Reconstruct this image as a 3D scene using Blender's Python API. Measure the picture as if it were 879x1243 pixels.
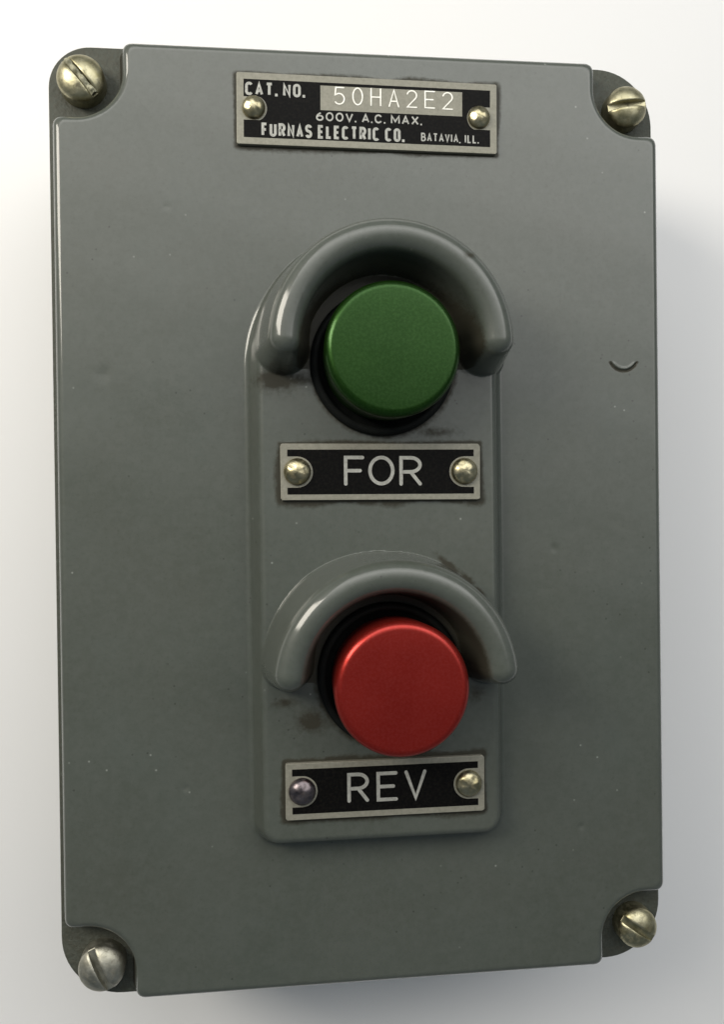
import bpy, bmesh, math
import numpy as np
from mathutils import Matrix, Vector

for o in list(bpy.data.objects):
    bpy.data.objects.remove(o)
scene = bpy.context.scene
col = scene.collection
MM = 0.001
FACE = 42.0            # height of the cover's flat face above the table, mm

# ------------------------------------------------------------------ camera
cam_d = bpy.data.cameras.new('camera')
cam = bpy.data.objects.new('camera', cam_d)
col.objects.link(cam)
cam_d.sensor_fit = 'HORIZONTAL'
cam_d.sensor_width = 36.0
cam_d.lens = 36.0 * 1100.0 / 879.0
cam_d.clip_start = 0.005
cam_d.clip_end = 20.0
right = Vector((0.9933046611878467, -0.012662548597623353, 0.11482817566046162))
down = Vector((-0.01347792505783476, -0.9998891498944249, 0.006327199976263744))
fwd = Vector((0.11473532846788036, -0.007832482774770007, -0.9933652181423258))
m = Matrix((right, -down, -fwd)).transposed().to_4x4()
m.translation = Vector((-17.225, 2.183, 137.893 + FACE)) * MM
cam.matrix_world = m
scene.camera = cam

# ------------------------------------------------------------------ world and lamps
world = bpy.data.worlds.new('World')
scene.world = world
world.use_nodes = True
bg = world.node_tree.nodes['Background']
bg.inputs['Color'].default_value = (0.74, 0.88, 1.0, 1)
bg.inputs['Strength'].default_value = 0.14


def area_lamp(name, loc, target, sx, sy, power, color):
    d = bpy.data.lights.new(name, 'AREA')
    d.shape = 'RECTANGLE'
    d.size, d.size_y = sx, sy
    d.energy = power
    d.color = color
    o = bpy.data.objects.new(name, d)
    col.objects.link(o)
    o.location = loc
    o.rotation_euler = (Vector(target) - Vector(loc)).to_track_quat('-Z', 'Y').to_euler()
    return o


area_lamp('window_light', (-0.285, 0.18, 0.31), (0.0, 0.03, 0.04), 0.13, 0.24, 1.38, (1.0, 0.935, 0.82))
for y, p in ((0.10, 0.20), (0.16, 0.24), (0.22, 0.30), (0.28, 0.38), (0.34, 0.44), (0.40, 0.50), (0.46, 0.56)):
    area_lamp('ceiling_sheen_fill', (0.11, y, 0.46 - 0.1 * (y - 0.17)), (0.05, y - 0.22, 0.05), 0.80, 0.28, p * 1.05, (1.0, 0.985, 0.955))  # overlapping soft lamps added to grade the sheen of an unseen bright ceiling

scene.view_settings.view_transform = 'Standard'
scene.view_settings.look = 'None'
scene.view_settings.exposure = 0.0
scene.view_settings.gamma = 1.0
scene.view_settings.use_curve_mapping = False
scene.render.engine = 'CYCLES'


# ------------------------------------------------------------------ helpers
def link(name, me, mat=None, parent=None, loc=(0, 0, 0), rotz=0.0, label=None):
    o = bpy.data.objects.new(name, me)
    col.objects.link(o)
    if mat is not None and me is not None and not me.materials:
        me.materials.append(mat)
    o.parent = parent
    o.location = Vector(loc) * MM
    o.rotation_euler = (0, 0, rotz)
    if label:
        o['label'] = label
    return o


def mesh_from(name, verts, faces, smooth=False):
    me = bpy.data.meshes.new(name)
    me.from_pydata([(x * MM, y * MM, z * MM) for x, y, z in verts], [], faces)
    if smooth:
        me.polygons.foreach_set('use_smooth', [True] * len(me.polygons))
    me.update()
    return me


class Soup:
    def __init__(self):
        self.v, self.f = [], []

    def add(self, verts, faces):
        n = len(self.v)
        self.v += verts
        self.f += [[i + n for i in f] for f in faces]


def prism(outline, z0, z1, bevel=0.0, bevel_steps=3):
    """closed prism over a counter-clockwise outline, its top edge rounded by moving points along their normals"""
    n = len(outline)
    P = np.array(outline, float)
    e0 = P - np.roll(P, 1, 0)
    e1 = np.roll(P, -1, 0) - P
    n0 = np.c_[e0[:, 1], -e0[:, 0]] / np.maximum(np.linalg.norm(e0, axis=1), 1e-9)[:, None]
    n1 = np.c_[e1[:, 1], -e1[:, 0]] / np.maximum(np.linalg.norm(e1, axis=1), 1e-9)[:, None]
    nn = n0 + n1
    nn = nn / np.maximum((nn * n1).sum(1), 1e-6)[:, None]
    rings = [(0.0, z0)]
    if bevel > 0:
        for k in range(bevel_steps + 1):
            a = math.pi / 2 * k / bevel_steps
            rings.append((bevel * (1 - math.cos(a)), z1 - bevel + bevel * math.sin(a)))
    else:
        rings.append((0.0, z1))
    v, f = [], []
    for ins, z in rings:
        q = P - nn * ins
        v += [(a, b, z) for a, b in q]
    for r in range(len(rings) - 1):
        for i in range(n):
            j = (i + 1) % n
            f.append([r * n + i, r * n + j, (r + 1) * n + j, (r + 1) * n + i])
    f.append([(len(rings) - 1) * n + i for i in range(n)])
    f.append([i for i in range(n)][::-1])
    return v, f


def rounded_rect(hx, hy, r, steps=8, cx=0.0, cy=0.0):
    pts = []
    for sx, sy, a0 in ((1, 1, 0), (-1, 1, 90), (-1, -1, 180), (1, -1, 270)):
        for k in range(steps + 1):
            a = math.radians(a0 + 90 * k / steps)
            pts.append((cx + sx * (hx - r) + r * math.cos(a), cy + sy * (hy - r) + r * math.sin(a)))
    return pts


def flange_outline(hx, hy, r_top, r_low, steps=14):
    pts = []
    for sx, sy, a0 in ((1, 1, 0), (-1, 1, 90), (-1, -1, 180), (1, -1, 270)):
        r = r_top if (sy > 0 and sx < 0) else r_low
        for k in range(steps + 1):
            a = math.radians(a0 + 90 * k / steps)
            pts.append((sx * (hx - r) + r * math.cos(a), sy * (hy - r) + r * math.sin(a)))
    return pts


def lathe(profile, steps=96):
    v, f = [], []
    n = len(profile)
    for k in range(steps):
        a = 2 * math.pi * k / steps
        for r, z in profile:
            v.append((r * math.cos(a), r * math.sin(a), z))
    for k in range(steps):
        b = ((k + 1) % steps) * n
        for i in range(n - 1):
            f.append([k * n + i, b + i, b + i + 1, k * n + i + 1])
    if profile[-1][0] > 1e-6:
        f.append([k * n + n - 1 for k in range(steps)])
    if profile[0][0] > 1e-6:
        f.append([k * n for k in range(steps)][::-1])
    return v, f


# ------------------------------------------------------------------ materials
def new_mat(name):
    mt = bpy.data.materials.new(name)
    mt.use_nodes = True
    nt = mt.node_tree
    return mt, nt, nt.nodes['Principled BSDF']


def nd(nt, kind, **kw):
    n = nt.nodes.new(kind)
    for k, val in kw.items():
        if k in n.inputs:
            n.inputs[k].default_value = val
        else:
            setattr(n, k, val)
    return n


def noise(nt, vec, scale, detail=3.0, rough=0.55):
    n = nd(nt, 'ShaderNodeTexNoise')
    n.inputs['Scale'].default_value = scale
    n.inputs['Detail'].default_value = detail
    n.inputs['Roughness'].default_value = rough
    nt.links.new(vec, n.inputs['Vector'])
    return n.outputs['Fac']


def ramp(nt, fac, p0, p1, c0=(0, 0, 0, 1), c1=(1, 1, 1, 1)):
    r = nd(nt, 'ShaderNodeValToRGB')
    r.color_ramp.elements[0].position = p0
    r.color_ramp.elements[1].position = p1
    r.color_ramp.elements[0].color = c0
    r.color_ramp.elements[1].color = c1
    nt.links.new(fac, r.inputs['Fac'])
    return r.outputs['Color']


def mix(nt, fac, a, b):
    n = nd(nt, 'ShaderNodeMix', data_type='RGBA')
    for sock, val in ((n.inputs['Factor'], fac), (n.inputs[6], a), (n.inputs[7], b)):
        if isinstance(val, (tuple, float, int)):
            sock.default_value = val
        else:
            nt.links.new(val, sock)
    return n.outputs[2]


def math_node(nt, op, a, b=None):
    n = nd(nt, 'ShaderNodeMath', operation=op)
    for sock, val in ((n.inputs[0], a), (n.inputs[1], b)):
        if val is None:
            continue
        if isinstance(val, (float, int)):
            sock.default_value = val
        else:
            nt.links.new(val, sock)
    return n.outputs[0]


def bump(nt, height, strength, distance, normal=None):
    b = nd(nt, 'ShaderNodeBump')
    b.inputs['Strength'].default_value = strength
    b.inputs['Distance'].default_value = distance
    nt.links.new(height, b.inputs['Height'])
    if normal is not None:
        nt.links.new(normal, b.inputs['Normal'])
    return b.outputs['Normal']


def paint_material(name, flange=False):
    mt, nt, p = new_mat(name)
    vec = nd(nt, 'ShaderNodeTexCoord').outputs['Object']
    mott = noise(nt, vec, 48, 6, 0.65)
    c = mix(nt, ramp(nt, mott, 0.3, 0.7), (0.055, 0.064, 0.051, 1), (0.067, 0.078, 0.066, 1))
    hue = ramp(nt, noise(nt, vec, 27, 5, 0.7), 0.35, 0.65)
    c = mix(nt, math_node(nt, 'MULTIPLY', hue, 0.35), c, (0.066, 0.068, 0.053, 1))
    fine = noise(nt, vec, 750, 3, 0.75)
    c = mix(nt, math_node(nt, 'MULTIPLY', ramp(nt, fine, 0.38, 0.68), 0.36), c, (0.088, 0.096, 0.084, 1))
    # dark pin-prick chips and pale specks, sparse
    for sc, lo, hi, colr in ((270, 0.015, 0.055, (0.02, 0.02, 0.016, 1)), (150, 0.01, 0.03, (0.24, 0.255, 0.23, 1))):
        vo = nd(nt, 'ShaderNodeTexVoronoi', voronoi_dimensions='2D')
        vo.inputs['Scale'].default_value = sc
        mp = nd(nt, 'ShaderNodeMapping')
        mp.inputs['Location'].default_value = (sc * 0.013, sc * 0.007, 0.0)
        nt.links.new(vec, mp.inputs['Vector'])
        nt.links.new(mp.outputs['Vector'], vo.inputs['Vector'])
        dot = ramp(nt, vo.outputs['Distance'], lo, hi, (1, 1, 1, 1), (0, 0, 0, 1))
        patch = ramp(nt, noise(nt, vec, sc * 0.31, 2), 0.57, 0.63)
        c = mix(nt, math_node(nt, 'MULTIPLY', math_node(nt, 'MULTIPLY', dot, patch), 0.75), c, colr)
    rough = mix(nt, mott, (0.46,) * 3 + (1,), (0.56,) * 3 + (1,))
    if flange:
        g = ramp(nt, noise(nt, vec, 1300, 5, 0.75), 0.38, 0.62)
        g = math_node(nt, 'MULTIPLY', math_node(nt, 'ADD', math_node(nt, 'MULTIPLY', g, 0.75), 0.15), 0.6)
    else:
        at = nd(nt, 'ShaderNodeAttribute', attribute_name='grime_shade')
        gn = noise(nt, vec, 1500, 4, 0.75)
        g = math_node(nt, 'SUBTRACT', math_node(nt, 'MULTIPLY', at.outputs['Fac'], 1.7), gn)
        g = ramp(nt, math_node(nt, 'ADD', g, 0.42), 0.0, 0.75)
        g = math_node(nt, 'MULTIPLY', g, 0.85)
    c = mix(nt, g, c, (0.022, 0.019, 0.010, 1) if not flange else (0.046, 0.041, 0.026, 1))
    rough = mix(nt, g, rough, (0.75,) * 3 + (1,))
    cast = nd(nt, 'ShaderNodeAttribute', attribute_name='as_cast').outputs['Fac']
    rough = mix(nt, cast, rough, (0.62,) * 3 + (1,))
    cw = math_node(nt, 'MULTIPLY', math_node(nt, 'SUBTRACT', 1.0, g), math_node(nt, 'SUBTRACT', 1.0, cast))
    nt.links.new(math_node(nt, 'MULTIPLY', cw, 1.0), p.inputs['Coat Weight'])
    p.inputs['Specular IOR Level'].default_value = 0.35
    nt.links.new(c, p.inputs['Base Color'])
    nt.links.new(rough, p.inputs['Roughness'])
    p.inputs['IOR'].default_value = 1.5
    p.inputs['Coat Weight'].default_value = 1.0
    p.inputs['Coat Roughness'].default_value = 0.11
    n1 = bump(nt, noise(nt, vec, 75, 2), 0.2, 0.0005)
    n2 = bump(nt, noise(nt, vec, 420, 3), 0.25, 0.00006, n1)
    n3 = bump(nt, g, 0.4, 0.00008, n2)
    n3 = bump(nt, math_node(nt, 'MULTIPLY', noise(nt, vec, 1400, 2), cast), 0.8, 0.00025, n3)
    nt.links.new(n3, p.inputs['Normal'])
    return mt


def metal_material(name, c0, c1, rough0, rough1, scale=600, dirt=0.35, dirt_col=(0.03, 0.025, 0.012, 1), bmp=0.00006,
                   metallic=1.0):
    mt, nt, p = new_mat(name)
    vec = nd(nt, 'ShaderNodeTexCoord').outputs['Object']
    oi = nd(nt, 'ShaderNodeObjectInfo')
    off = nd(nt, 'ShaderNodeVectorMath', operation='SCALE')
    off.inputs[0].default_value = (0.11, 0.07, 0.05)
    nt.links.new(oi.outputs['Random'], off.inputs['Scale'])
    ad = nd(nt, 'ShaderNodeVectorMath', operation='ADD')
    nt.links.new(vec, ad.inputs[0])
    nt.links.new(off.outputs[0], ad.inputs[1])
    vec = ad.outputs[0]
    a = noise(nt, vec, scale, 4, 0.6)
    c = mix(nt, ramp(nt, a, 0.3, 0.7), c0, c1)
    d = ramp(nt, noise(nt, vec, scale * 1.7, 5, 0.7), 0.50, 0.68)
    d = math_node(nt, 'MULTIPLY', d, dirt)
    c = mix(nt, d, c, dirt_col)
    nt.links.new(c, p.inputs['Base Color'])
    r = mix(nt, a, (rough0,) * 3 + (1,), (rough1,) * 3 + (1,))
    nt.links.new(r, p.inputs['Roughness'])
    nt.links.new(math_node(nt, 'MULTIPLY', math_node(nt, 'SUBTRACT', 1.0, d), metallic), p.inputs['Metallic'])
    nt.links.new(bump(nt, noise(nt, vec, scale * 2.2, 3), 0.6, bmp), p.inputs['Normal'])
    return mt


M_paint = paint_material('grey_enamel')
M_flange = paint_material('grey_enamel_grimy', True)
M_screw = metal_material('tarnished_brass_plating', (0.28, 0.255, 0.14, 1), (0.52, 0.49, 0.34, 1), 0.30, 0.48, 500, 0.75)
M_rivet = metal_material('nickel_rivet', (0.30, 0.265, 0.15, 1), (0.52, 0.48, 0.33, 1), 0.24, 0.38, 700, 0.65)
M_rivet_dark = metal_material('oxidised_rivet', (0.10, 0.085, 0.09, 1), (0.24, 0.21, 0.22, 1), 0.25, 0.40, 700, 0.5)
M_plate = metal_material('dull_aluminium', (0.21, 0.205, 0.165, 1), (0.27, 0.262, 0.215, 1), 0.50, 0.62, 1500, 0.22,
                         (0.07, 0.06, 0.035, 1), 0.00001, 0.3)
M_letter = metal_material('etched_letter_metal', (0.30, 0.30, 0.275, 1), (0.42, 0.42, 0.385, 1), 0.45, 0.6, 1500, 0.35,
                          (0.10, 0.095, 0.075, 1), 0.00002, 0.3)
M_stamp = metal_material('bright_stamped_metal', (0.74, 0.73, 0.66, 1), (0.88, 0.87, 0.80, 1), 0.4, 0.5, 1500, 0.15,
                         (0.3, 0.29, 0.25, 1), 0.00002, 0.2)
M_residue = metal_material('dried_paint_residue', (0.24, 0.23, 0.15, 1), (0.50, 0.49, 0.36, 1), 0.6, 0.8, 1500, 0.5,
                           (0.03, 0.028, 0.01, 1), 0.00012, 0.1)


def black_material():
    mt, nt, p = new_mat('black_plate_enamel')
    vec = nd(nt, 'ShaderNodeTexCoord').outputs['Object']
    n = noise(nt, vec, 2500, 4, 0.7)
    c = mix(nt, ramp(nt, n, 0.45, 0.8), (0.003, 0.003, 0.003, 1), (0.012, 0.011, 0.009, 1))
    nt.links.new(c, p.inputs['Base Color'])
    p.inputs['Roughness'].default_value = 0.4
    p.inputs['Specular IOR Level'].default_value = 0.07
    nt.links.new(bump(nt, n, 0.4, 0.00001), p.inputs['Normal'])
    return mt


M_black = black_material()


def rubber_material():
    mt, nt, p = new_mat('black_bushing')
    vec = nd(nt, 'ShaderNodeTexCoord').outputs['Object']
    n = noise(nt, vec, 600, 4, 0.6)
    c = mix(nt, n, (0.005, 0.006, 0.006, 1), (0.013, 0.014, 0.013, 1))
    nt.links.new(c, p.inputs['Base Color'])
    p.inputs['Roughness'].default_value = 0.45
    p.inputs['Specular IOR Level'].default_value = 0.06
    return mt


M_rubber = rubber_material()


def anodised_material(name, c0, c1, speck):
    mt, nt, p = new_mat(name)
    vec = nd(nt, 'ShaderNodeTexCoord').outputs['Object']
    big = noise(nt, vec, 130, 4, 0.6)
    fine = noise(nt, vec, 2600, 3, 0.7)
    c = mix(nt, ramp(nt, big, 0.3, 0.7), c0, c1)
    c = mix(nt, math_node(nt, 'MULTIPLY', ramp(nt, fine, 0.4, 0.8), 0.30), c, speck)
    vo = nd(nt, 'ShaderNodeTexVoronoi')
    vo.inputs['Scale'].default_value = 300
    nt.links.new(vec, vo.inputs['Vector'])
    dot = ramp(nt, vo.outputs['Distance'], 0.0, 0.07, (1, 1, 1, 1), (0, 0, 0, 1))
    c = mix(nt, math_node(nt, 'MULTIPLY', math_node(nt, 'MULTIPLY', dot, ramp(nt, big, 0.5, 0.6)), 0.5), c, speck)
    nt.links.new(c, p.inputs['Base Color'])
    p.inputs['Metallic'].default_value = 0.75
    p.inputs['Coat Weight'].default_value = 0.16
    p.inputs['Coat Roughness'].default_value = 0.12
    p.inputs['Coat Tint'].default_value = (1, 1, 1, 1)
    nt.links.new(mix(nt, big, (0.28,) * 3 + (1,), (0.38,) * 3 + (1,)), p.inputs['Roughness'])
    nt.links.new(bump(nt, fine, 0.25, 0.00002), p.inputs['Normal'])
    return mt


M_green = anodised_material('green_anodised', (0.008, 0.040, 0.001, 1), (0.010, 0.046, 0.002, 1), (0.05, 0.12, 0.03, 1))
M_red = anodised_material('red_anodised', (0.29, 0.016, 0.010, 1), (0.32, 0.020, 0.013, 1), (0.42, 0.07, 0.06, 1))


def table_material():
    mt, nt, p = new_mat('white_table_top')
    vec = nd(nt, 'ShaderNodeTexCoord').outputs['Object']
    n = noise(nt, vec, 6, 4)
    c = mix(nt, n, (0.79, 0.79, 0.79, 1), (0.83, 0.83, 0.83, 1))
    nt.links.new(c, p.inputs['Base Color'])
    p.inputs['Roughness'].default_value = 0.6
    nt.links.new(bump(nt, noise(nt, vec, 900, 3), 0.15, 0.0001), p.inputs['Normal'])
    return mt


# ------------------------------------------------------------------ setting
tv, tf = prism(rounded_rect(900, 900, 30), -25, 0, 2)
table = link('table_top', mesh_from('table_top', tv, tf), table_material())
table['kind'] = 'structure'

# ------------------------------------------------------------------ the push button station
station = bpy.data.objects.new('push_button_station', None)
col.objects.link(station)
station.empty_display_size = 0.02
station['label'] = 'grey cast metal push button station with green and red buttons lying on white table'
station['category'] = 'control box'

# --- lower box, under the cover
box = Soup()
box.add(*prism(flange_outline(46.9, 71.7, 5.6, 8.4), 0.0, FACE - 14.9, 0.6))
me = mesh_from('enclosure_box', box.v, box.f)
link('enclosure_box', me, M_paint, station)
gv, gf = prism(flange_outline(46.2, 71.0, 5.2, 8.0), FACE - 14.95, FACE - 14.2)
link('gasket', mesh_from('gasket', gv, gf), M_rubber, station)

# --- cover casting as a height surface (mm; x right, y up, z above the flat face)
STEP = 0.16
NX, NY = int(97.6 / STEP), int(147.0 / STEP)
gx = np.linspace(-48.8, 48.8, NX)
gy = np.linspace(-73.5, 73.5, NY)
BUTTONS = ((1.7, 23.3), (1.85, -22.85))
HOODS = ((1.75, 24.6, 14.95, 0.6), (1.85, -22.85, 15.05, 1.8))   # centre, crest radius, where the legs end
FLOOR = -5.0


def smin(a, b, k):
    h = np.clip(0.5 + 0.5 * (b - a) / k, 0, 1)
    return b * (1 - h) + a * h - k * h * (1 - h)


def smax(a, b, k):
    return -smin(-a, -b, k)


def step_profile(s, h, ang, rt, rb):
    """height 0..h across a wall that leans by ang, rounded by rt at the top and rb at the foot"""
    A = math.radians(ang)
    zt, zb = rt * (1 - math.cos(A)), rb * (1 - math.cos(A))
    s1 = rb * math.sin(A)
    s2 = s1 + (h - zt - zb) / math.tan(A)
    s3 = s2 + rt * math.sin(A)
    low = rb - np.sqrt(np.maximum(rb * rb - np.clip(s, 0, s1) ** 2, 0))
    mid = zb + (s - s1) * math.tan(A)
    top = h - (rt - np.sqrt(np.maximum(rt * rt - np.clip(s3 - s, 0, s3 - s2) ** 2, 0)))
    return np.where(s < s1, low, np.where(s < s2, mid, top))


def pad_distance(X, Y):
    """distance inside the raised panel's foot outline"""
    cx, hw, top, bot, r = 0.9, 20.0, 23.2, -49.7, 4.6
    u = np.abs(X - cx)
    # lower rounded rectangle
    qx, qy = u - (hw - r), (bot + r) - Y
    d_low = r - (np.hypot(np.maximum(qx, 0), np.maximum(qy, 0)) + np.minimum(np.maximum(qx, qy), 0))
    d_arc = hw - np.hypot(u, Y - top)
    return np.where(Y > top, d_arc, d_low)


def hood_profile(X, Y, c):
    dx, dy = X - c[0], Y - c[1]
    R, r, top = c[2], 2.35, 15.2
    ee = c[3]
    rad = np.hypot(dx, dy)
    up = dy > ee
    e_arc = rad - R
    ex = np.abs(dx) - math.sqrt(R * R - ee * ee)
    ey = dy - ee
    e_end = np.hypot(ex, ey)
    e = np.where(up, np.abs(e_arc), e_end)
    inner = np.where(up, e_arc < 0, ex < 0)
    A = np.where(inner, math.radians(84), np.radians(86.0 + 5.5 * np.clip(dx / 12, -1, 0)))
    A = np.where(up, A, math.radians(80.5))
    # blend the angle near the ends so that the walls meet
    t = np.clip((dy - ee) / 4.0, 0, 1)
    A = np.where(up, A * t + math.radians(80.5) * (1 - t), A)
    es = r * np.sin(A)
    z_round = top - (r - np.sqrt(np.maximum(r * r - np.minimum(e, es) ** 2, 0)))
    return z_round - np.maximum(e - es, 0) * np.tan(A)


def cover_height(X, Y):
    ax, ay = np.abs(X - 0.12), np.abs(Y)
    # plate outline with the four corners notched round the screws
    d_rect = smin(47.95 - ax, 72.7 - ay, 0.5)
    u, v, r = ax - 37.7, ay - 61.5, 5.8
    qx, qy = r - u, r - v
    d_notch = np.hypot(np.maximum(qx, 0), np.maximum(qy, 0)) + np.minimum(np.maximum(qx, qy), 0) - r
    s = smin(d_rect, d_notch, 1.5)
    z = step_profile(s, 5.12, 78, 1.2, 0.5) - 5.12
    z = np.where(d_rect < 0.02, np.minimum(z, FLOOR - 0.4), z)
    # raised panel
    sp = pad_distance(X, Y)
    pad = step_profile(sp, 4.5, 70, 1.1, 1.0)
    z = np.where(sp > -1, np.maximum(z, pad), z)
    # hoods
    for c in HOODS:
        h = hood_profile(X, Y, c)
        near = np.hypot(X - c[0], Y - c[1]) < 26
        z = np.where(near, smax(z, h, 1.3), z)
    # crescent nick in the enamel
    dx, dy = X - 40.7, Y - 25.2
    rr = np.hypot(dx, dy)
    w = np.exp(-((rr - 2.35) / 0.16) ** 2) * (dy < -0.9) * np.clip((-dy - 0.9) / 0.4, 0, 1)
    w2 = np.exp(-((rr - 1.95) / 0.16) ** 2) * (dy < -0.9) * np.clip((-dy - 0.9) / 0.4, 0, 1)
    z = z - 0.26 * w + 0.12 * w2
    # shallow dents and casting waviness
    for px, py, dr, dep in ((-39.5, 22.0, 1.0, 0.06), (-24.5, -16.0, 1.1, 0.06), (29.0, -5.0, 0.7, 0.05),
                            (-30.0, 47.0, 0.5, 0.03), (33.0, -49.0, 0.5, 0.12), (-28.5, -40.0, 0.5, 0.10)):
        z = z - dep * np.exp(-((X - px) ** 2 + (Y - py) ** 2) / dr ** 2)
    return z


rng = np.random.RandomState(7)


def lattice_noise(cell):
    nx, ny = int(97.6 / cell) + 3, int(147 / cell) + 3
    L = rng.rand(nx, ny)
    fx, fy = (gx + 48.8) / cell, (gy + 73.5) / cell
    ix, iy = fx.astype(int), fy.astype(int)
    tx, ty = fx - ix, fy - iy
    tx, ty = (tx * tx * (3 - 2 * tx))[:, None], (ty * ty * (3 - 2 * ty))[None, :]
    a, b = L[np.ix_(ix, iy)], L[np.ix_(ix + 1, iy)]
    c, d = L[np.ix_(ix, iy + 1)], L[np.ix_(ix + 1, iy + 1)]
    return (a * (1 - tx) + b * tx) * (1 - ty) + (c * (1 - tx) + d * tx) * ty


X, Y = np.meshgrid(gx, gy, indexing='ij')
Z = cover_height(X, Y)
EPS = 0.05
GX = (cover_height(X + EPS, Y) - cover_height(X - EPS, Y)) / (2 * EPS)
GY = (cover_height(X, Y + EPS) - cover_height(X, Y - EPS)) / (2 * EPS)
NRM = np.dstack([-GX, -GY, np.ones_like(GX)])
NRM /= np.linalg.norm(NRM, axis=2)[..., None]

# grime: brown deposits round the plates, at the hood ends and in chips; shade inside the hoods painted in too
NOI = 0.55 * lattice_noise(1.1) + 0.45 * lattice_noise(0.4)
NOI2 = lattice_noise(4.0)


def plate_gap(cx, cy, hx, hy, rot):
    a = math.radians(rot)
    u = (X - cx) * math.cos(a) + (Y - cy) * math.sin(a)
    v = -(X - cx) * math.sin(a) + (Y - cy) * math.cos(a)
    qx, qy = np.abs(u) - hx, np.abs(v) - hy
    return np.hypot(np.maximum(qx, 0), np.maximum(qy, 0))


PLATES = ((0.43, 61.62, 19.95, 5.36, -0.45), (1.1, 7.03, 14.9, 4.15, -0.3), (1.2, -39.67, 14.9, 4.17, 0.0))
G = np.zeros_like(Z)
for k, pl in enumerate(PLATES):
    d = plate_gap(*pl)
    reach = (0.75, 0.95, 0.9)[k] * (0.35 + 1.3 * NOI2)
    G = np.maximum(G, np.clip(1 - d / np.maximum(reach, 0.1), 0, 1) * (0.45 + 0.75 * NOI))
for px, py, sx, sy, amt in ((-14.2, 20.6, 2.6, 1.4, 1.0), (-11.0, 20.9, 2.4, 1.0, 0.7), (-9.6, -29.6, 2.4, 1.6, 0.75), (-13.5, -26.8, 1.9, 0.6, 0.65),
                            (11.2, -7.0, 2.0, 0.45, 1.1), (13.7, -8.9, 1.6, 0.5, 0.9), (15.8, -10.9, 1.2, 0.3, 0.7),
                            (12.5, 36.5, 0.8, 0.5, 0.6), (15.0, -26.5, 1.2, 1.2, 0.5), (9.5, 13.0, 3.5, 0.7, 0.5)):
    a = -0.7 if (py < -5 and py > -12) else 0.0
    u = (X - px) * math.cos(a) + (Y - py) * math.sin(a)
    v = -(X - px) * math.sin(a) + (Y - py) * math.cos(a)
    G = np.maximum(G, amt * np.exp(-(u / sx) ** 2 - (v / sy) ** 2) * (0.35 + 0.95 * NOI))
# ring of oily dirt round each bushing
for c in BUTTONS:
    rad = np.hypot(X - c[0], Y - c[1] + 0.2)
    G = np.maximum(G, np.clip(1 - np.abs(rad - 10.6) / 1.0, 0, 1) * (0.3 + 0.6 * NOI))
    # dirt inside the hood, deepened to paint in the hood's own shade
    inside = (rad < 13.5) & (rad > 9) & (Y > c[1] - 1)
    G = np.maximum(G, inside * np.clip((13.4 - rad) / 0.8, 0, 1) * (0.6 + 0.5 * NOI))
# notches
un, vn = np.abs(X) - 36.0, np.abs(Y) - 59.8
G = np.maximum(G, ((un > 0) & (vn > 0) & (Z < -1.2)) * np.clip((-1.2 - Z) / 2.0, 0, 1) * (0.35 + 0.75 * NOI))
# the nick
rr = np.hypot(X - 40.7, Y - 25.2)
G = np.maximum(G, np.exp(-((rr - 2.4) / 0.22) ** 2) * (Y - 25.2 < -0.9) * 0.9)

# classify the quads
ZC = 0.25 * (Z[:-1, :-1] + Z[1:, :-1] + Z[:-1, 1:] + Z[1:, 1:])
ZMAX = np.maximum(np.maximum(Z[:-1, :-1], Z[1:, :-1]), np.maximum(Z[:-1, 1:], Z[1:, 1:]))
XC, YC = 0.5 * (X[:-1, :-1] + X[1:, 1:]), 0.5 * (Y[:-1, :-1] + Y[1:, 1:])
keep = ZMAX > FLOOR - 0.05
region = np.zeros(ZC.shape, int)
region[pad_distance(XC, YC) > 0.05] = 1
for k, c in enumerate(HOODS):
    hz = hood_profile(XC, YC, c)
    base = np.where(pad_distance(XC, YC) > 3.2, 4.5, np.clip(step_profile(pad_distance(XC, YC), 4.5, 70, 1.1, 1.0), 0, 4.5))
    region[(hz > base + 0.02) & (np.hypot(XC - c[0], YC - c[1]) < 26) & (YC > c[1] - 6)] = 2 + k


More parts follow.
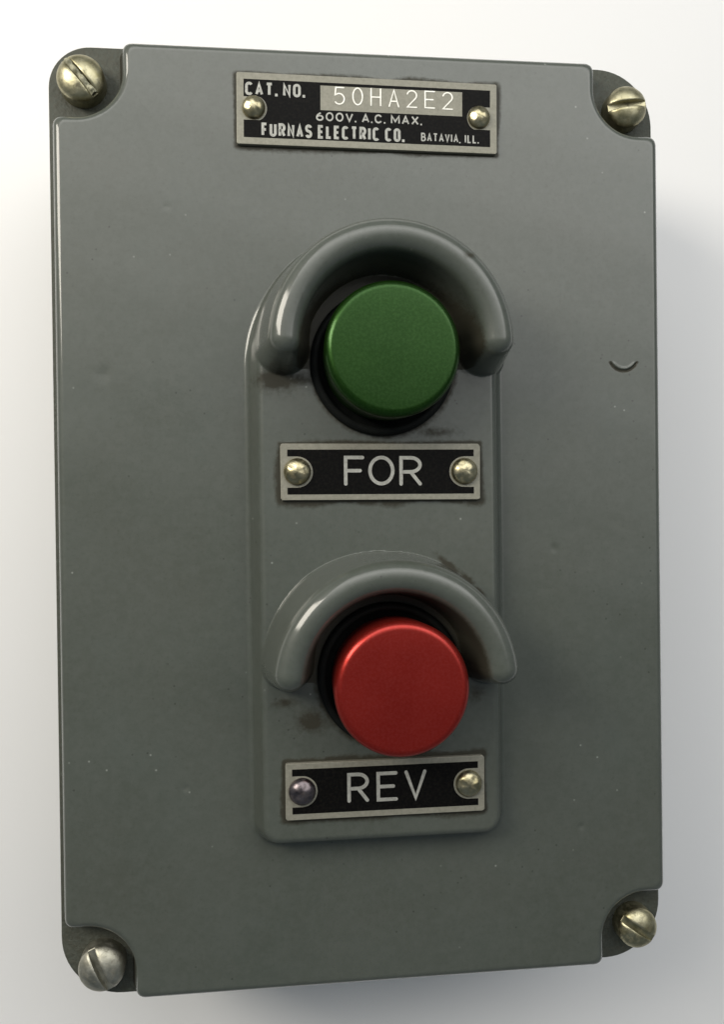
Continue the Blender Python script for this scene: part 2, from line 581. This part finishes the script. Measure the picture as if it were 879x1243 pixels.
def field_mesh(name, code, extra=None):
    sel = np.argwhere(keep & (region == code))
    i, j = sel[:, 0], sel[:, 1]
    quads = np.stack([i * NY + j, (i + 1) * NY + j, (i + 1) * NY + j + 1, i * NY + j + 1], 1)
    ids, inv = np.unique(quads, return_inverse=True)
    inv = inv.reshape(-1).astype(np.int32)
    co = np.c_[X.ravel()[ids], Y.ravel()[ids], Z.ravel()[ids] + FACE] * MM
    nr = NRM.reshape(-1, 3)[ids]
    gr = G.ravel()[ids]
    nq = len(quads)
    sizes = np.full(nq, 4, np.int32)
    if extra is not None:
        ev, ef = extra
        n0 = len(co)
        ev = np.array(ev) * MM
        co = np.r_[co, ev]
        gr = np.r_[gr, np.full(len(ev), 0.0)]
        nr = np.r_[nr, np.tile([0.0, 0.0, 0.0], (len(ev), 1))]
        inv = np.r_[inv, np.array([q + n0 for f in ef for q in f], np.int32)]
        sizes = np.r_[sizes, np.array([len(f) for f in ef], np.int32)]
    me = bpy.data.meshes.new(name)
    me.vertices.add(len(co))
    me.vertices.foreach_set('co', co.astype(np.float32).ravel())
    me.loops.add(len(inv))
    me.loops.foreach_set('vertex_index', inv)
    me.polygons.add(len(sizes))
    starts = np.r_[0, np.cumsum(sizes)[:-1]].astype(np.int32)
    me.polygons.foreach_set('loop_start', starts)
    smooth = np.ones(len(sizes), bool)
    smooth[nq:] = False
    me.polygons.foreach_set('use_smooth', smooth)
    me.materials.append(M_paint)
    if extra is not None:
        me.materials.append(M_flange)
        mi = np.zeros(len(sizes), np.int32)
        mi[nq:] = 1
        me.polygons.foreach_set('material_index', mi)
    me.update(calc_edges=True)
    cast = np.clip((-0.9 - (co[:, 2] / MM - FACE)) / 0.8, 0, 1)
    a = me.attributes.new('as_cast', 'FLOAT', 'POINT')
    a.data.foreach_set('value', cast.astype(np.float32))
    a = me.attributes.new('grime_shade', 'FLOAT', 'POINT')
    a.data.foreach_set('value', gr.astype(np.float32))
    me.normals_split_custom_set_from_vertices(nr.tolist())
    return me


flange = prism(flange_outline(48.0, 72.75, 6.4, 9.2), FACE - 14.3, FACE + FLOOR, 0.45, 4)
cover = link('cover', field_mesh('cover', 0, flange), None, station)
link('raised_panel', field_mesh('raised_panel', 1), None, cover)
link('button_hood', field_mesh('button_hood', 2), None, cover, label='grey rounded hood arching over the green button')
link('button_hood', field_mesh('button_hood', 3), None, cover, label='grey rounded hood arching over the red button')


# --- slotted screws at the corners
def screw_mesh(R=3.4, slot=1.05, rim=2.5, dome=1.75, depth=1.5):
    v, f = [], []
    NS = 28

    def zd(t, u):
        q = min((t * t + u * u) / (R * R), 1.0)
        return rim + dome * math.sqrt(max(1 - q, 0.0)) ** 1.15 if q < 1 else rim

    def row(t, zf=None):
        n = len(v)
        half = math.sqrt(max(R * R - t * t, 0.0))
        for k in range(NS + 1):
            u = -half * math.cos(math.pi * k / NS)
            z = zd(t, u) if zf is None else min(zf, zd(t, u))
            v.append((t, u, z))
        return n

    def strip(a, b):
        for k in range(NS):
            f.append([a + k, b + k, b + k + 1, a + k + 1])

    bv = 0.10
    for s in (-1, 1):
        ts = [slot / 2 + bv + (R - slot / 2 - bv) * math.sin(math.pi / 2 * k / 14) for k in range(15)]
        rows = [row(s * t) for t in ts]
        for a, b in zip(rows, rows[1:]):
            strip(*((a, b) if s > 0 else (b, a)))
        # softened lip then slot wall
        n = len(v)
        half = math.sqrt(R * R - (slot / 2) ** 2)
        for k in range(NS + 1):
            u = -half * math.cos(math.pi * k / NS)
            v.append((s * slot / 2, u, zd(slot / 2, u) - bv * 0.9))
        strip(*((n, rows[0]) if s > 0 else (rows[0], n)))
        w0, w1 = len(v), None
        for k in range(NS + 1):
            v.append(v[n + k])
        w1 = len(v)
        for k in range(NS + 1):
            x, u, z = v[n + k]
            v.append((x, u, min(z, rim + dome - depth)))
        strip(*((w1, w0) if s > 0 else (w0, w1)))
    a = row(-slot / 2, rim + dome - depth)
    b = row(slot / 2, rim + dome - depth)
    strip(a, b)
    # cylindrical side, rounding into the dome
    NA = 96
    n = len(v)
    for z in (0.0, rim + 0.02):
        for k in range(NA):
            th = 2 * math.pi * k / NA
            v.append((R * math.cos(th), R * math.sin(th), z))
    for k in range(NA):
        k2 = (k + 1) % NA
        f.append([n + k, n + k2, n + NA + k2, n + NA + k])
    return mesh_from('cover_screw', v, f, True)


sm = screw_mesh()
SCREWS = ((-42.75, 66.7, 1.03, 40, 'tarnished slotted screw with paint residue in its slot'),
          (42.7, 65.6, 0.97, -82, 'tarnished brass screw with nearly level slot'),
          (-41.6, -67.4, 1.02, 25, 'dull nickel screw with steep open slot'),
          (43.1, -66.8, 0.95, 56, 'pitted dark brass screw with slanting slot'))
M_screw_dull = metal_material('dull_nickel_plating', (0.30, 0.29, 0.23, 1), (0.50, 0.49, 0.42, 1), 0.40, 0.55, 650, 0.55)
screws = []
for k, (x, y, s, rot, lab) in enumerate(SCREWS):
    mm = sm if k != 2 else sm.copy()
    o = link('cover_screw', mm, M_screw, station, (x, y, FACE + FLOOR - 0.05), math.radians(rot), lab)
    if k == 2:
        mm.materials.clear()
        mm.materials.append(M_screw_dull)
    o.scale = (s, s, 1.0)
    screws.append(o)
# lumpy residue in the first slot
rv, rf = [], []
NU, NT = 40, 8
rr_ = np.random.RandomState(3)
hn = rr_.rand(NU + 1, NT + 1)
for i in range(NU + 1):
    for j in range(NT + 1):
        u = -3.2 + 6.1 * i / NU
        t = -0.52 + 1.04 * j / NT
        edge = math.sin(math.pi * j / NT) ** 0.5
        h = 3.15 + (0.9 + 0.35 * math.sin(i * 0.55)) * edge * math.sqrt(max(1 - (u / 3.45) ** 2, 0)) + 0.32 * hn[i, j] * edge
        rv.append((t * 0.98 + 0.05 * math.sin(i * 0.4), u, h))
for i in range(NU):
    for j in range(NT):
        a = i * (NT + 1) + j
        rf.append([a, a + 1, a + NT + 2, a + NT + 1][::-1])
link('slot_residue', mesh_from('slot_residue', rv, rf, True), M_residue, screws[0], label='dried paint lodged in the screw slot')


# --- buttons
def arc_profile(R, z0, z1, rb, rt, dish=0.0):
    pr = [(0.0, z0), (R - 0.4 - rb, z0)]
    for k in range(1, 7):
        a = math.pi / 2 * k / 6
        pr.append((R - 0.4 - rb + rb * math.sin(a), z0 + rb * (1 - math.cos(a))))
    for k in range(0, 13):
        a = math.pi / 2 * k / 12
        pr.append((R - rt + rt * math.cos(a), z1 - rt + rt * math.sin(a)))
    for q in (0.8, 0.6, 0.4, 0.2):
        pr.append(((R - rt) * q, z1 + dish * (1 - q * q)))
    pr.append((0.0, z1 + dish))
    return pr


def bushing_profile():
    return [(0.0, -0.3), (10.75, -0.3), (10.75, 0.7), (10.6, 1.1), (10.3, 1.35), (9.75, 1.35), (9.6, 1.2), (9.55, 0.4), (0.0, 0.4)]


caps = (('green', M_green, 'satin green metal push button'), ('red', M_red, 'satin red metal push button'))
for (cname, mt, lab), c in zip(caps, ((1.65, 23.6), (2.4, -23.35))):
    v, f = lathe(arc_profile(9.5, 0.35, 10.4, 0.3, 1.25, 0.12), 128)
    b = link('push_button', mesh_from('push_button', v, f, True), mt, station, (c[0], c[1], FACE + 4.5), 0.0, lab)
    v, f = lathe(bushing_profile(), 128)
    link('bushing', mesh_from('bushing', v, f, True), M_rubber, b, (-0.15, -0.5, 0) if cname == 'green' else (-0.4, 0.35, 0))

# ------------------------------------------------------------------ lettering: stroke glyphs in a unit box
def arc(cx, cy, rx, ry, a0, a1, n=14):
    return [(cx + rx * math.cos(math.radians(a0 + (a1 - a0) * k / n)), cy + ry * math.sin(math.radians(a0 + (a1 - a0) * k / n)))
            for k in range(n + 1)]


def glyphs(ch, w):
    """polylines in a box of width w and height 1 (to the stroke centre)"""
    h = w / 2
    O = arc(h, 0.5, h, 0.5, 90, 450, 32)
    r = min(h, 0.5)
    Orr = ([(w, 1 - r)] + arc(h, 1 - r, h, r, 0, 180) + arc(h, r, h, r, 180, 360) + [(w, 1 - r)])
    b = 0.27
    bowl = [(0, 1), (w * 0.5, 1)] + arc(w * 0.5, 1 - b, w * 0.5, b, 90, -90)[1:] + [(0, 1 - 2 * b)]
    G_ = {
        'A': [[(0, 0), (h, 1), (w, 0)], [(w * 0.2, 0.32), (w * 0.8, 0.32)]],
        'B': [[(0, 0), (0, 1), (w * 0.45, 1)] + arc(w * 0.45, 0.76, w * 0.45, 0.24, 90, -90)[1:] + [(0, 0.52)],
              [(0, 0.52), (w * 0.5, 0.52)] + arc(w * 0.5, 0.26, w * 0.5, 0.26, 90, -90)[1:] + [(0, 0)]],
        'C': [arc(h, 1 - r, h, r, 28, 180) + arc(h, r, h, r, 180, 332)],
        'E': [[(w, 1), (0, 1), (0, 0), (w, 0)], [(0, 0.5), (w * 0.85, 0.5)]],
        'F': [[(w, 1), (0, 1), (0, 0)], [(0, 0.5), (w * 0.85, 0.5)]],
        'H': [[(0, 0), (0, 1)], [(w, 0), (w, 1)], [(0, 0.5), (w, 0.5)]],
        'I': [[(0, 0), (0, 1)]],
        'L': [[(0, 1), (0, 0), (w, 0)]],
        'M': [[(0, 0), (0, 1), (h, 0.25), (w, 1), (w, 0)]],
        'N': [[(0, 0), (0, 1), (w, 0), (w, 1)]],
        'O': [Orr], 'Q': [O],
        '0': [O],
        'R': [[(0, 0)] + bowl, [(w * 0.5, 1 - 2 * b), (w, 0)]],
        'S': [arc(h, 0.75, h, 0.25, 20, 270, 18) + arc(h, 0.25, h, 0.25, 90, -160, 18)[1:]],
        'T': [[(0, 1), (w, 1)], [(h, 1), (h, 0)]],
        'U': [[(0, 1), (0, r)] + arc(h, r, h, r, 180, 360)[1:] + [(w, 1)]],
        'V': [[(0, 1), (h, 0), (w, 1)]],
        'X': [[(0, 0), (w, 1)], [(0, 1), (w, 0)]],
        '2': [arc(h, 0.72, h, 0.28, 165, -35, 16) + [(0, 0), (w, 0)]],
        '5': [[(w * 0.95, 1), (w * 0.12, 1), (w * 0.05, 0.55)] + arc(h * 0.95, 0.32, h * 1.05, 0.32, 130, -140, 18)],
        '6': [arc(h, 0.30, h, 0.30, 90, 450, 24), arc(w * 1.05, 0.30, w * 1.05, 0.70, 180, 112, 10)],
        '.': [[(0, 0.0), (0, 0.001)]],
        ',': [[(0, 0.02), (-0.06, -0.16)]],
    }
    return G_[ch]


class Strokes:
    def __init__(self):
        self.soup = Soup()
        self.k = 0

    def ribbon(self, pts, width, z0, z1, caps='flat'):
        P = [np.array(pts[0], float)]
        for q in pts[1:]:
            q = np.array(q, float)
            if np.linalg.norm(q - P[-1]) > 1e-4:
                P.append(q)
        closed = len(P) > 3 and np.linalg.norm(P[0] - P[-1]) < 1e-3
        hw = width / 2
        z1 = z1 + 0.004 * (self.k % 4)
        self.k += 1
        if len(P) == 1 or (len(P) == 2 and np.linalg.norm(P[1] - P[0]) < 0.02):
            c = P[0]
            if caps == 'round':
                out = [(c[0] + hw * math.cos(t), c[1] + hw * math.sin(t)) for t in np.linspace(0, 2 * math.pi, 12, endpoint=False)]
            else:
                out = [(c[0] - hw, c[1] - hw), (c[0] + hw, c[1] - hw), (c[0] + hw, c[1] + hw), (c[0] - hw, c[1] + hw)]
            self.soup.add(*prism(out, z0, z1))
            return
        L, Rr = [], []
        n = len(P)
        if closed:
            P = P[:-1]
            n -= 1
        for i in range(n):
            if closed:
                a, b = P[i] - P[i - 1], P[(i + 1) % n] - P[i]
            else:
                a = P[i] - P[i - 1] if i > 0 else P[1] - P[0]
                b = P[i + 1] - P[i] if i < n - 1 else P[-1] - P[-2]
            a = a / np.linalg.norm(a)
            b = b / np.linalg.norm(b)
            na, nb = np.array([-a[1], a[0]]), np.array([-b[1], b[0]])
            mt = na + nb
            mt = mt / max(np.linalg.norm(mt), 1e-6)
            k = min(1 / max(mt @ na, 0.3), 2.0)
            L.append(P[i] + mt * hw * k)
            Rr.append(P[i] - mt * hw * k)
        v, f = [], []
        for q in L: v.append((q[0], q[1], z1))
        for q in Rr: v.append((q[0], q[1], z1))
        for q in L: v.append((q[0], q[1], z0))
        for q in Rr: v.append((q[0], q[1], z0))
        rng_ = range(n) if closed else range(n - 1)
        for i in rng_:
            j = (i + 1) % n
            f.append([n + i, n + j, j, i])
            f.append([i, j, 2 * n + j, 2 * n + i])
            f.append([n + j, n + i, 3 * n + i, 3 * n + j])
        if not closed:
            f.append([n, 0, 2 * n, 3 * n])
            f.append([n - 1, 2 * n - 1, 4 * n - 1, 3 * n - 1])
        self.soup.add(v, f)
        if caps == 'round' and not closed:
            for c in (P[0], P[-1]):
                out = [(c[0] + hw * math.cos(t), c[1] + hw * math.sin(t)) for t in np.linspace(0, 2 * math.pi, 14, endpoint=False)]
                self.soup.add(*prism(out, z0, z1 + 0.002))

    def text(self, s, x0, x1, y0, y1, width, z0, z1, caps='flat', space=0.55, gap=0.30, wide=None):
        """fit the string between x0..x1 (outer edges), baseline y0 to cap height y1"""
        rel = {'I': 0.02, '.': 0.02, ',': 0.02, 'M': 1.25, 'E': 0.85, 'F': 0.82, 'L': 0.78, 'T': 1.0}
        if wide:
            rel.update(wide)
        stroke = width
        adv = []
        tot = 0.0
        fixed = 0.0
        for i, ch in enumerate(s):
            if ch == ' ':
                tot += space
                continue
            tot += rel.get(ch, 1.0)
            fixed += stroke
            if i < len(s) - 1 and s[i + 1] != ' ':
                tot += gap * (0.8 if s[i + 1] in '.,' else 1.0)
        unit = (x1 - x0 - fixed) / tot
        H = (y1 - y0) - stroke
        x = x0
        for i, ch in enumerate(s):
            if ch == ' ':
                x += space * unit
                continue
            w = rel.get(ch, 1.0) * unit
            for pl in glyphs(ch, w / H):
                self.ribbon([(x + stroke / 2 + px * H, y0 + stroke / 2 + py * H) for px, py in pl], stroke, z0, z1, caps)
            x += w + stroke
            if i < len(s) - 1 and s[i + 1] != ' ':
                x += gap * unit * (0.8 if s[i + 1] in '.,' else 1.0)


def rivet_mesh(R, H, seed):
    r_ = np.random.RandomState(seed)
    v, f = [], []
    NA, NR = 40, 14
    ph = r_.rand() * 6.28
    for i in range(NR + 1):
        q = i / NR
        a = q * math.pi / 2
        for k in range(NA):
            th = 2 * math.pi * k / NA
            rr = R * math.sin(a)
            z = H * math.cos(a) ** 0.9
            # hammer facets on the crown
            z -= 0.10 * H * max(0, math.cos(3 * th + ph)) * math.exp(-((q - 0.42) / 0.2) ** 2)
            if i == NR:
                z = -0.05
            v.append((rr, 0, 0) if False else (rr * math.cos(th), rr * math.sin(th), z))
    for i in range(NR):
        for k in range(NA):
            k2 = (k + 1) % NA
            f.append([i * NA + k2, i * NA + k, (i + 1) * NA + k, (i + 1) * NA + k2])
    return mesh_from('rivet', v, f, True)


RIV = rivet_mesh(2.0, 1.35, 4)
RIV_SMALL = rivet_mesh(1.75, 1.3, 9)


def ring_polygon(r, n=20, cx=0, cy=0):
    return [(cx + r * math.cos(2 * math.pi * k / n), cy + r * math.sin(2 * math.pi * k / n)) for k in range(n)]


def notched_field(hx, hy, bar, rc, xc):
    """black field with a round bay at each end round the rivet"""
    pts = []
    yb = hy - bar
    # right side going up
    def bay(side):
        out = []
        dy = min(yb, rc)
        ang = math.degrees(math.asin(dy / rc))
        for k in range(17):
            a = math.radians(-ang + 2 * ang * k / 16)
            out.append((side * (xc - rc * math.cos(a)), rc * math.sin(a)))
        return out
    rb = bay(1)
    pts = [(hx, -hy), (hx, rb[0][1])] + rb + [(hx, rb[-1][1]), (hx, hy), (-hx, hy)]
    lb = bay(-1)[::-1]
    pts += [(-hx, lb[0][1])] + lb + [(-hx, lb[-1][1]), (-hx, -hy)]
    return pts


def legend_plate(name, word, spec, c, rot, dark_left, lab, seed):
    hx, hy, th = 14.9, 4.15, 0.75
    out = rounded_rect(hx, hy, 0.45, 4)
    # slightly bent, worn outline
    r_ = np.random.RandomState(seed)
    out = [(x + r_.uniform(-0.05, 0.05), y + r_.uniform(-0.05, 0.05)) for x, y in out]
    v, f = prism(out, 0, th, 0.07, 2)
    root = link(name, mesh_from(name, v, f), M_plate, station, (c[0], c[1], FACE + 4.48), math.radians(rot), lab)
    v, f = prism(notched_field(13.9, 3.28, 1.0, 2.28, 12.45), th - 0.05, th + 0.02)
    link('black_field', mesh_from('black_field', v, f), M_black, root)
    st = Strokes()
    for ch, x0, w, y0 in spec:
        for pl in glyphs(ch, w / 3.86):
            st.ribbon([(x0 + px * 3.86, y0 + py * 3.86) for px, py in pl], 0.52, th, th + 0.05, 'round')
    link('lettering', mesh_from('lettering', st.soup.v, st.soup.f), M_letter, root, label='raised metal letters reading ' + word)
    for s in (-1, 1):
        o = link('rivet', RIV if not (dark_left and s < 0) else RIV.copy(), M_rivet, root, (s * 12.45, 0.05, th), 0.9 * s + seed)
        if dark_left and s < 0:
            o.data.materials.clear()
            o.data.materials.append(M_rivet_dark)
            o['label'] = 'darkened rivet with purple-brown tarnish'
    return root


legend_plate('legend_plate', 'FOR', (('F', -5.35, 2.5, -1.75), ('Q', -1.75, 3.4, -1.75), ('R', 2.9, 2.85, -1.80)),
             (1.1, 7.03), -0.3, False, 'small black legend plate reading FOR under the green button', 1)
legend_plate('legend_plate', 'REV', (('R', -5.55, 2.7, -1.70), ('E', -1.2, 2.65, -1.74), ('V', 3.0, 2.8, -1.70)),
             (1.2, -39.67), 0.0, True, 'small black legend plate reading REV under the red button', 2)

# --- catalogue nameplate
hx, hy, th = 19.95, 5.36, 0.75
v, f = prism(rounded_rect(hx, hy, 0.3, 3), 0, th, 0.07, 2)
npl = link('nameplate', mesh_from('nameplate', v, f), M_plate, station, (0.43, 61.62, FACE - 0.02), math.radians(-0.45),
           'black and silver catalogue nameplate near the top edge')
fx, fy = 18.88, 4.34
# black field: a frame of pieces round the bare number panel, with bays for the rivets
px0, px1, py0, py1 = -7.37, 14.5, 0.18, 3.9


def bay_pts(cx, r, y_lo, y_hi, side):
    out = []
    a1 = math.degrees(math.asin(min(1, max(-1, y_hi / r))))
    a0 = math.degrees(math.asin(min(1, max(-1, y_lo / r))))
    for k in range(15):
        a = math.radians(a0 + (a1 - a0) * k / 14)
        out.append((cx - side * r * math.cos(a), r * math.sin(a)))
    return out


lb = bay_pts(-17.35, 1.95, -1.75, 1.75, -1)
rb = bay_pts(17.2, 1.95, -1.75, 1.75, 1)
outline = ([(-fx, -fy), (fx, -fy), (fx, rb[0][1])] + rb + [(fx, rb[-1][1]), (fx, fy), (px1, fy), (px1, py0), (px0, py0), (px0, fy), (-fx, fy),
           (-fx, lb[-1][1])] + lb[::-1] + [(-fx, lb[0][1])])
fs = Soup()
fs.add(*prism(outline, th - 0.05, th + 0.02))
fs.add(*prism([(px0 - 0.001, py1), (px1 + 0.001, py1), (px1 + 0.001, fy), (px0 - 0.001, fy)], th - 0.05, th + 0.0205))
link('black_field', mesh_from('black_field', fs.v, fs.f), M_black, npl)
z0, z1 = th, th + 0.035
for words, x0, x1, y0, y1, wd, kw in (
        ('CAT. NO.', -18.65, -9.65, 1.92, 3.92, 0.40, dict(gap=0.42, space=1.0)),
        ('600V. A.C. MAX.', -8.05, 8.2, -1.45, -0.10, 0.235, dict(gap=0.34, space=0.9, wide={'0': 1.05, 'O': 1.05})),
        ('FURNAS ELECTRIC CO.', -16.25, 5.5, -4.13, -2.08, 0.40, dict(gap=0.42, space=1.3)),
        ('BATAVIA, ILL.', 8.05, 17.1, -3.88, -2.58, 0.21, dict(gap=0.36, space=1.2))):
    st = Strokes()
    st.text(words, x0, x1, y0, y1, wd, z0, z1, 'flat', **kw)
    link('lettering', mesh_from('lettering', st.soup.v, st.soup.f), M_letter, npl, label='silver letters reading ' + words)
st = Strokes()
pitch = 2.78
for k, ch in enumerate('50HA2E2'):
    x = -5.2 + pitch * k
    w = 1.45
    for pl in glyphs(ch, w / 2.45):
        st.ribbon([(x + px * 2.45, 1.2 + 0.03 * (k % 3) + py * 2.5) for px, py in pl], 0.20, th - 0.02, th + 0.05, 'round')
link('lettering', mesh_from('lettering', st.soup.v, st.soup.f), M_stamp, npl, label='bright stamped characters reading 50HA2E2')
for k, s in enumerate((-1, 1)):
    mm = RIV_SMALL if s > 0 else RIV_SMALL.copy()
    o = link('rivet', mm, M_rivet, npl, (-17.4 if s < 0 else 17.1, 0.1, th), 1.1 + k * 2.2)
